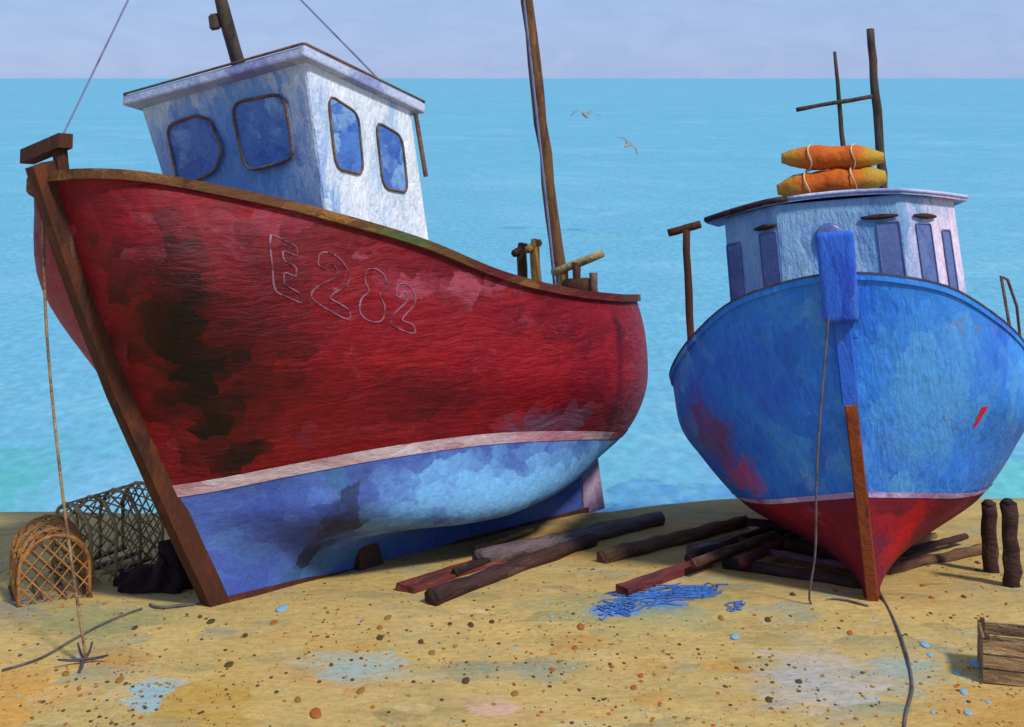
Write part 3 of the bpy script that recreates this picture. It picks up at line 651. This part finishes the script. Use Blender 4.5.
# red draught mark on the port bow
bvb = BVHTree.FromObject(bhull, bpy.context.evaluated_depsgraph_get())
def on_blue(x, z, out):
    h = bvb.ray_cast(Vector((x, -4, z)), Vector((0, 1, 0))); n = h[1] if h[1].y < 0 else -h[1]
    return h[0] + n * out
bm = bmesh.new()
ml_ = [(.20, 1.46), (.25, 1.46), (.235, 1.30), (.215, 1.30)]
try:
    prism(bm, [on_blue(x, z, -.004) for x, z in ml_], [on_blue(x, z, .006) for x, z in ml_]); new('draught_mark', bm, M['redmark'], blue)
except Exception: bm.free()

# ------------------------------------------------------------------ rafts on the blue boat's roof
def raft(name, x, yc, z, length, r, rz, label):
    fr = BF @ Matrix.Translation(P(x, yc, z)) @ Matrix.Rotation(rz, 4, 'X')
    root = tag(empty(name, fr), label, 'life raft', 'orange rafts stacked on the roof')
    bm = bmesh.new(); n = 24; pts = []; 
    tube(bm, [(0, -length / 2 + length * i / n, 0) for i in range(n + 1)], lambda t: r * (.94 + .06 * math.sin(t * 17 + z * 9)) * max(.14, (1 - abs(2 * t - 1) ** 3.4)) ** .5, 16, wob=.12)
    for v_ in bm.verts: v_.co.z = max(v_.co.z * .85, -r * .8); v_.co.x *= 1.2
    new('canister', bm, M['orange'], root, True)
    for y in (-length * .2, length * .22):
        bm = bmesh.new(); rr = r * 1.02
        ring = [(math.cos(a) * rr * 1.2, y + .02 * math.sin(a * 3), max(math.sin(a) * rr * .87, -r * .8)) for a in [2 * math.pi * k / 20 for k in range(20)]]
        loop_tube(bm, ring, .009); new('strap', bm, M['strap'], root, True)
raft('life_raft', 2.75, .08, 3.55, 1.14, .19, R(-2), 'lower and longer of the two orange rafts, resting on the blue boat\'s roof')
raft('life_raft', 2.75, .12, 3.82, 1.06, .165, R(5), 'upper and shorter of the two orange rafts, lying on top of the other one')

# ------------------------------------------------------------------ timbers on the sand
def beam(u1, v1, u2, v2, r, mat, name, label, rect=None, lift=0.0, taper=.85):
    a, b = on_ground(u1, v1), on_ground(u2, v2)
    d = b - a; ln = d.length; yaw = math.atan2(d.y, d.x); h = rect[1] / 2 if rect else r
    pitch = -math.asin(d.z / ln)
    mw = Matrix.Translation(a + Vector((0, 0, h * .7 + lift))) @ Matrix.Rotation(yaw, 4, 'Z') @ Matrix.Rotation(pitch, 4, 'Y')
    bm = bmesh.new()
    if rect:
        n = 10; rings = []
        for i in range(n + 1):
            x = ln * i / n; ww, hh = rect[0] / 2 * (1 - .12 * i / n), rect[1] / 2
            rings.append([bm.verts.new((x + random.uniform(-.01, .01), sy * ww * random.uniform(.92, 1.05), sz * hh * random.uniform(.9, 1.1))) for sy, sz in ((1, 1), (-1, 1), (-1, -1), (1, -1))])
        for p, q in zip(rings, rings[1:]):
            for k in range(4): bm.faces.new((p[k], p[(k + 1) % 4], q[(k + 1) % 4], q[k]))
        bm.faces.new(rings[0]); bm.faces.new(rings[-1])
    else:
        tube(bm, seg_pts((0, 0, 0), (ln, 0, 0), 14, r * .25), lambda t: r * (1 - (1 - taper) * t), 9, wob=.22)
    o = new(name, bm, M[mat], None, not rect); o.matrix_world = mw
    return tag(o, label, 'timber', 'timbers lying on the sand round the boats')
beam(432, 605, 592, 545, .075, 't_dark', 'log', 'dark brown log, its round sawn end nearest the viewer, beside the red boat')
beam(478, 566, 660, 524, .085, 't_grey', 'log', 'long grey weathered log reaching past the red boat\'s stern to the water\'s edge')
beam(405, 592, 528, 552, 0, 't_red', 'plank', 'reddish brown plank under the side of the red boat, behind the dark log', (.2, .06))
beam(476, 553, 532, 533, .03, 't_tan', 'stick', 'short pale tan stick close under the red boat\'s blue bottom', None, .02)
beam(602, 563, 745, 526, .07, 't_brown', 'log', 'brown log lying alone on sand midway between the two boats, farther back')
beam(622, 596, 708, 566, 0, 't_red', 'plank', 'short reddish plank lying beside the blue netting scraps', (.13, .09))
beam(690, 568, 778, 535, .06, 't_dark', 'log', 'dark log leading up under the blue boat\'s left side', None, .04)
beam(700, 556, 800, 530, 0, 't_mauve', 'plank', 'wide mauve brown plank under the blue boat\'s left bilge', (.34, .06))
beam(724, 568, 862, 588, .06, 't_dark', 'log', 'blackish log running to the foot of the blue boat\'s stem, lower of two', None, 0)
beam(768, 550, 862, 573, .065, 't_dark', 'log', 'blackish log running to the blue boat\'s stem, upper of two', None, .06)
beam(886, 574, 985, 553, .055, 't_brown', 'log', 'brown log on the right of the blue boat\'s stem, pointing to the posts')
beam(885, 560, 935, 541, .035, 't_tan', 'stick', 'thin pale stick just right of the blue boat\'s red bottom', None, .03)

beam(734, 553, 846, 561, .035, 't_brown', 'stick', 'thin brown stick lying over the blackish logs left of the blue stem', None, .08)
beam(668, 577, 748, 548, .03, 't_dark', 'stick', 'thin dark stick crossing the sand just above the short reddish plank')
beam(455, 578, 556, 541, .035, 't_dark', 'stick', 'thin dark stick squeezed between the reddish plank and the grey log', None, .03)
beam(742, 574, 800, 545, .045, 't_red', 'stick', 'reddish stick slanting across the blackish logs under the blue boat', None, .07)
beam(748, 546, 868, 560, .04, 't_dark', 'stick', 'dark thin beam set highest of the tangle under the blue boat\'s left bilge', None, .2)
beam(694, 578, 806, 536, .04, 't_brown', 'stick', 'long thin brown beam crossing the tangle diagonally, left of the blue stem', None, .1)
beam(770, 563, 864, 580, .035, 't_mauve', 'stick', 'mauve grey thin beam between the two blackish logs at the blue stem', None, .07)
beam(650, 584, 730, 556, .035, 't_mauve', 'stick', 'mauve grey stick lying between the short reddish plank and dark log')
beam(888, 566, 966, 545, .035, 't_dark', 'stick', 'thin dark stick just behind the brown log, right of the blue stem', None, .06)
# two upright posts at the right
def post(u, v, h, r, lean, label):
    p = on_ground(u, v); bm = bmesh.new()
    tube(bm, seg_pts((0, 0, -.25), (lean, 0, h), 10, .02), lambda t: r * (1 - .12 * t), 9, wob=.22)
    tube(bm, [(lean, 0, h - .002), (lean, 0, h + .03)], lambda t: r * (.86 - .4 * t), 9)
    o = new('post', bm, M['t_dark'], None, True); o.location = p
    tag(o, label, 'post', 'dark posts driven into the beach')
post(992, 572, .60, .075, -.03, 'dark wooden post, shorter and left one of the two at the right')
post(1015, 586, .70, .075, -.06, 'dark wooden post, taller and right one of the two at the right edge')
# wedge under the red boat
p0 = on_ground(366, 566); bm = bmesh.new()
hexa(bm, [(-.16, -.09, -.06), (.16, -.09, -.06), (.16, .09, -.06), (-.16, .09, -.06), (-.13, -.07, .2), (.07, -.07, .26), (.07, .07, .26), (-.13, .07, .2)]); bevel(bm, .015, 2)
o = new('wedge', bm, M['t_dark']); o.location = p0; o.rotation_euler = (0, 0, R(50)); tag(o, 'dark wooden wedge block on the sand against the red boat\'s blue bottom', 'wedge')
# wooden box at the right edge
p0 = on_ground(1018, 676); root = tag(empty('crate', Matrix.Translation(p0) @ Matrix.Rotation(R(-14), 4, 'Z')), 'pale weathered wooden crate cut off by the right edge', 'crate')
for k in range(3):
    for sy in (-.16, .16):
        bm = bmesh.new(); box(bm, (.0, sy, .05 + k * .1), (.5, .018, .085)); new('slat', bm, M['t_tan'], root)
    for sx in (-.24, .24):
        bm = bmesh.new(); box(bm, (sx, 0, .05 + k * .1), (.018, .3, .085)); new('end_slat', bm, M['t_tan'], root)
for sx in (-.22, .22):
    for sy in (-.14, .14):
        bm = bmesh.new(); box(bm, (sx, sy, .16), (.03, .03, .33)); new('corner_batten', bm, M['t_brown'], root)
bm = bmesh.new(); box(bm, (0, 0, .012), (.46, .3, .02)); new('base_board', bm, M['t_dark'], root)
# frayed blue netting
def netting(u, v, ln, wd, yaw, n, label):
    p = on_ground(u, v); bm = bmesh.new(); ca, sa = math.cos(R(yaw)), math.sin(R(yaw))
    def pt(a, b, h):
        x, y = ca * a - sa * b, sa * a + ca * b
        return (x, y, ground(p.x + x, p.y + y) - p.z + h)
    for i in range(n):
        b = random.gauss(0, .28) * wd; a = random.uniform(-.5, .3) * ln; l2 = ln * random.uniform(.2, .5)
        tube(bm, [pt(a + l2 * k / 6, b + random.uniform(-.012, .012) + .03 * math.sin(i + k * .8), .004 + .012 * random.random()) for k in range(7)], random.uniform(.003, .006), 5)
    o = new('netting_scrap', bm, M['tarp'], None, True); o.location = p; tag(o, label, 'netting', 'frayed blue netting scraps on the sand')
netting(655, 596, .8, .34, 22, 60, 'largest scrap of frayed blue netting, on sand below the short reddish plank')
netting(612, 607, .36, .24, 10, 30, 'small scrap of blue netting left of the largest blue scrap')
netting(705, 592, .46, .16, 50, 30, 'narrow streak of blue netting right of the largest blue scrap')
netting(738, 606, .26, .06, 60, 9, 'tiny sliver of blue netting left of the hanging rope\'s end')

# ------------------------------------------------------------------ lobster pots
def pot(u, v, ln, wd, ht, yaw, mat, mat2, label, cell=.1):
    p = on_ground(u, v); root = tag(empty('lobster_pot', Matrix.Translation(p) @ Matrix.Rotation(R(yaw), 4, 'Z')), label, 'lobster pot', 'lobster pots by the red boat')
    rad = ht - wd / 2; hw = wd / 2
    def arch(t):                                            # t 0..1 over the D section
        tot = 2 * rad + math.pi * hw; s = t * tot
        if s < rad: return (-hw, s)
        if s < rad + math.pi * hw:
            a = (s - rad) / hw; return (-hw * math.cos(a), rad + hw * math.sin(a))
        return (hw, tot - s)
    tot = 2 * rad + math.pi * hw
    for k in range(4):
        x = -ln / 2 + ln * k / 3; bm = bmesh.new()
        tube(bm, [(x + random.uniform(-.008, .008), *arch(t / 16)) for t in range(17)], .016, 6, wob=.3); new('hoop', bm, M[mat], root, True)
    for y in (-hw, -hw / 3, hw / 3, hw):
        bm = bmesh.new(); box(bm, (0, y, .015), (ln + .06, .045, .025)); new('base_slat', bm, M[mat2], root)
    bm = bmesh.new()
    for sgn in (1, -1):
        m = int((ln + tot) / (cell * 1.4)) + 1
        for i in range(m):
            off = i * cell * 1.4; pts = []
            for j in range(60):
                s = tot * j / 59; x = off - s if sgn > 0 else off - (tot - s)
                if 0 <= x <= ln:
                    yz = arch(s / tot); pts.append((x - ln / 2, *yz))
            if len(pts) > 2: tube(bm, pts, .0075, 5, wob=.3)
    for x in (-ln / 2, ln / 2):
        for sgn in (1, -1):
            for i in range(-12, 13):
                pts = []
                for j in range(50):
                    y = -hw + wd * j / 49; z = sgn * y * 1.15 + i * cell * 1.3 + ht / 2
                    top = rad + math.sqrt(max(0, hw * hw - y * y))
                    if 0 <= z <= top: pts.append((x, y, z))
                if len(pts) > 2: tube(bm, pts, .0075, 5, wob=.3)
    new('lattice', bm, M[mat], root, True)
pot(50, 594, .5, .54, .56, -62, 'wicker', 't_brown', 'orange brown lattice lobster pot at the front, far left on the sand')
pot(108, 570, .72, .6, .68, 52, 'wickerpale', 't_brown', 'bigger straw coloured lattice lobster pot behind, between front pot and red bow')
# dark heap standing in for the red boat's shadow, left of the stem
p0 = on_ground(158, 586); bm = bmesh.new(); n, mrow = 36, 9; rings = []
for j in range(mrow):
    t = j / (mrow - 1); rr = math.cos(t * math.pi / 2) ** .7
    rings.append([bm.verts.new((math.cos(a) * .36 * rr * k_, math.sin(a) * .26 * rr * k_, -.03 + .26 * t * k_ * (1 + .35 * math.cos(a)))) for a, k_ in
                  [(2 * math.pi * i / n, 1 + .5 * noise.noise(Vector((math.cos(2 * math.pi * i / n) * 2.2, math.sin(2 * math.pi * i / n) * 2.2, t * 3)))) for i in range(n)]])
for a, b in zip(rings, rings[1:]):
    for i in range(n): bm.faces.new((a[i], a[(i + 1) % n], b[(i + 1) % n], b[i]))
bm.faces.new(rings[-1]); bm.faces.new(rings[0][::-1])
M['shade'] = paint('shadow_maroon', (62, 34, 36), [((34, 20, 24), 6, (1, 1, 1), .45, .62, .85), ((94, 60, 48), 9, (1, 1, 1), .58, .72, .6)], bump=1.0, bdist=.05, bscale=26)
o = new('shadow_heap', bm, M['shade'], None, True); o.location = p0; tag(o, 'low dark maroon heap of netting left of the red boat\'s stem foot', 'shade')

# ------------------------------------------------------------------ ropes and the anchor
def rope(pts, r, label, name='mooring_rope', n=40, mat='rope'):
    bm = bmesh.new(); tube(bm, catmull(pts, n), r, 6, wob=.15); o = new(name, bm, M[mat], None, True); tag(o, label, 'rope')
    return o
def gp(u, v, h=.012): return on_ground(u, v) + Vector((0, 0, h))
a0 = gp(86, 664, .03); top = RF @ Vector(P(-1.52, -.22, 3.36))
rope([top, top.lerp(a0, .3) + Vector((-.06, 0, -.1)), top.lerp(a0, .65) + Vector((-.05, 0, -.1)), a0], .011, 'slack rope hanging from the red boat\'s bow down to the small anchor', mat='t_tan')
rope([gp(2, 672), gp(40, 660), gp(75, 640), gp(110, 622), gp(142, 610)], .009, 'thin dark rope trailing over the sand left of the red boat\'s stem')
rope([RF @ Vector((-.0, .06, -.0)), gp(190, 606), gp(160, 609), gp(150, 606)], .012, 'short dark rope end at the foot of the red boat\'s stem')
tp = BF @ Vector(P(-.66, -.1, 2.3)); b0 = gp(810, 604)
rope([tp, tp.lerp(b0, .45) + Vector((-.05, -.12, -.03)), tp.lerp(b0, .8) + Vector((0, -.06, 0)), b0, gp(835, 600), gp(868, 607)], .0095, 'thin dark rope hanging from the blue boat\'s stem head to the sand', n=50)
rope([gp(880, 596, .03), gp(897, 628), gp(908, 662), gp(912, 690), gp(906, 716), gp(903, 740)], .011, 'grey rope running from the blue boat\'s stem across sand toward the viewer')
ar = tag(empty('anchor', Matrix.Translation(gp(84, 664, .02)) @ Matrix.Rotation(R(12), 4, 'Z')), 'small dark grapnel anchor lying on the sand in the left foreground', 'anchor')
bm = bmesh.new(); tube(bm, [(0, 0, .02), (0, -.16, .02)], .012, 6); new('shank', bm, M['iron'], ar)
for s in (-1, 1):
    bm = bmesh.new(); tube(bm, catmull([(0, .0, .01), (s * .09, .0, .015), (s * .17, -.05, .05)], 8), lambda t: .012 - .005 * t, 6); new('fluke', bm, M['iron'], ar)
    bm = bmesh.new(); tube(bm, catmull([(0, 0, .01), (s * .03, .05, .04), (s * .05, .06, .11)], 8), lambda t: .012 - .005 * t, 6); new('fluke', bm, M['iron'], ar)

# ------------------------------------------------------------------ gulls
def gull(u, v, dist, span, roll, yaw, label):
    loc = Vector(((u - 512) / F * dist, dist, CAM_H - (v - V0) / F * dist)); bm = bmesh.new()
    tube(bm, [(0, -.3 * span / 1.2 + .6 * span / 1.2 * i / 8, 0) for i in range(9)], lambda t: .055 * span * math.sin(max(.08, min(.97, t)) * math.pi) ** .7, 8)
    for s in (-1, 1):
        pr = [(0, .0), (.2, .07), (.34, .05), (.5, -.02)]; ring = []
        for i, (x, z) in enumerate(pr):
            ch = (.16, .14, .10, .02)[i] * span; X = s * x * span; Z = z * span * 1.5; y0 = (.0, .03, .0, -.08)[i] * span
            ring.append([bm.verts.new(q) for q in ((X, y0 + ch / 2, Z), (X, y0, Z + .02 * span * (1 - x)), (X, y0 - ch / 2, Z), (X, y0, Z - .006))])
        for a, b in zip(ring, ring[1:]):
            for k in range(4): bm.faces.new((a[k], a[(k + 1) % 4], b[(k + 1) % 4], b[k]))
        bm.faces.new(ring[-1])
    o = new('seagull', bm, M['gull'], None, True); o.location = loc; o.rotation_euler = (R(18), R(roll), R(yaw)); tag(o, label, 'seagull', 'gulls over the sea')
gull(585, 115, 46, 1.25, 4, 20, 'small seagull gliding over the sea, nearest the red boat\'s tall mast')
gull(628, 145, 46, 1.05, 38, -25, 'small seagull banking over the sea, lower and farther from the tall mast')

# ------------------------------------------------------------------ pebbles
def pebble_mesh(name, r, mat):
    bm = bmesh.new(); bmesh.ops.create_icosphere(bm, subdivisions=2, radius=r)
    for v_ in bm.verts: v_.co *= 1 + .22 * noise.noise(v_.co * (1.3 / r)); v_.co.z *= .45
    me = bpy.data.meshes.new(name); bm.to_mesh(me); bm.free(); me.materials.append(mat)
    for p in me.polygons: p.use_smooth = True
    return me
big = {'peb_dark': [(211, 622, 4), (229, 665, 4.5), (380, 638, 3.6), (466, 681, 4), (492, 622, 3), (471, 625, 3.2), (421, 642, 3), (768, 620, 3.4), (793, 595, 3), (769, 700, 3.6), (799, 682, 3.6), (964, 597, 2.6), (978, 563, 2.8), (978, 571, 2.8), (135, 628, 3), (200, 617, 2.4), (245, 636, 3), (450, 624, 2.6)],
       'peb_rust': [(316, 714, 6), (634, 688, 3.4), (641, 676, 3), (612, 667, 2.6), (552, 670, 3), (559, 662, 2.4), (581, 627, 4), (932, 598, 3), (923, 586, 2.8), (850, 633, 3), (274, 623, 3.6), (835, 591, 3), (575, 648, 3)],
       'peb_ochre': [(298, 700, 3.6), (361, 691, 4), (432, 653, 3.6), (388, 618, 3.6), (380, 628, 3.2), (120, 680, 4), (515, 694, 4), (721, 618, 3), (66, 674, 4)],
       'peb_blue': [(282, 609, 5.5), (735, 637, 4.5), (978, 665, 7), (925, 645, 4.5), (964, 692, 4), (968, 713, 4), (957, 673, 4), (988, 702, 2.6), (933, 712, 2.6), (930, 655, 3)]}
names = {'peb_dark': 'dark brown flat pebble on the open sand', 'peb_rust': 'rusty orange flat pebble on the open sand', 'peb_ochre': 'mustard ochre flat pebble on the open sand', 'peb_blue': 'pale blue flat pebble on the open sand'}
for k, lst in big.items():
    me = pebble_mesh('pebble', 1.0, M[k])
    for (u, v_, rp) in lst:
        p = on_ground(u, v_); o = bpy.data.objects.new('pebble', me); COL.objects.link(o)
        r = rp * p.y / F; o.location = p + Vector((0, 0, r * .12)); o.scale = (r, r * random.uniform(1.3, 1.8), r * .55); o.rotation_euler = (0, 0, random.uniform(-.3, .3))
        tag(o, names[k], 'pebble', names[k].split(' flat')[0] + ' pebbles scattered on the sand')
bm = bmesh.new()
def grit(x, y, r, mi):
    z = ground(x, y); n = 6; t = bm.verts.new((x, y, z + r * .45)); a0 = random.random() * 6
    rg = [bm.verts.new((x + math.cos(a0 + k) * r * random.uniform(.8, 1.1), y + math.sin(a0 + k) * r * random.uniform(1.0, 1.5), z + r * .12)) for k in [2 * math.pi * i / n for i in range(n)]]
    bt = [bm.verts.new((q.co.x, q.co.y, z - .01)) for q in rg]
    for i in range(n):
        j = (i + 1) % n
        for f in ((t, rg[i], rg[j]), (rg[i], bt[i], bt[j], rg[j])):
            fc = bm.faces.new(f); fc.material_index = mi
random.seed(21)
for i in range(14000):
    if i < 12000: y = random.uniform(7.6, 11.5); x = random.uniform(-.46, .46) * y
    else: y = random.uniform(-6, 13.4); x = random.uniform(-14, 14)
    dens = .5 + .9 * noise.noise(Vector((x * .9, y * .9, 7)))
    if random.random() > dens + (.15 if y < 9.8 else -.2): continue
    grit(x, y, .0038 + .014 * random.random() ** 5, random.choices((0, 1, 2, 3), (5, 4, 4, .5))[0])
me = bpy.data.meshes.new('shingle'); bm.to_mesh(me); bm.free()
for k in ('peb_dark', 'peb_rust', 'peb_ochre', 'peb_blue'): me.materials.append(M[k])
o = bpy.data.objects.new('shingle', me); COL.objects.link(o); tag(o, 'fine brown and orange grit scattered over the sand', 'shingle', kind='stuff')
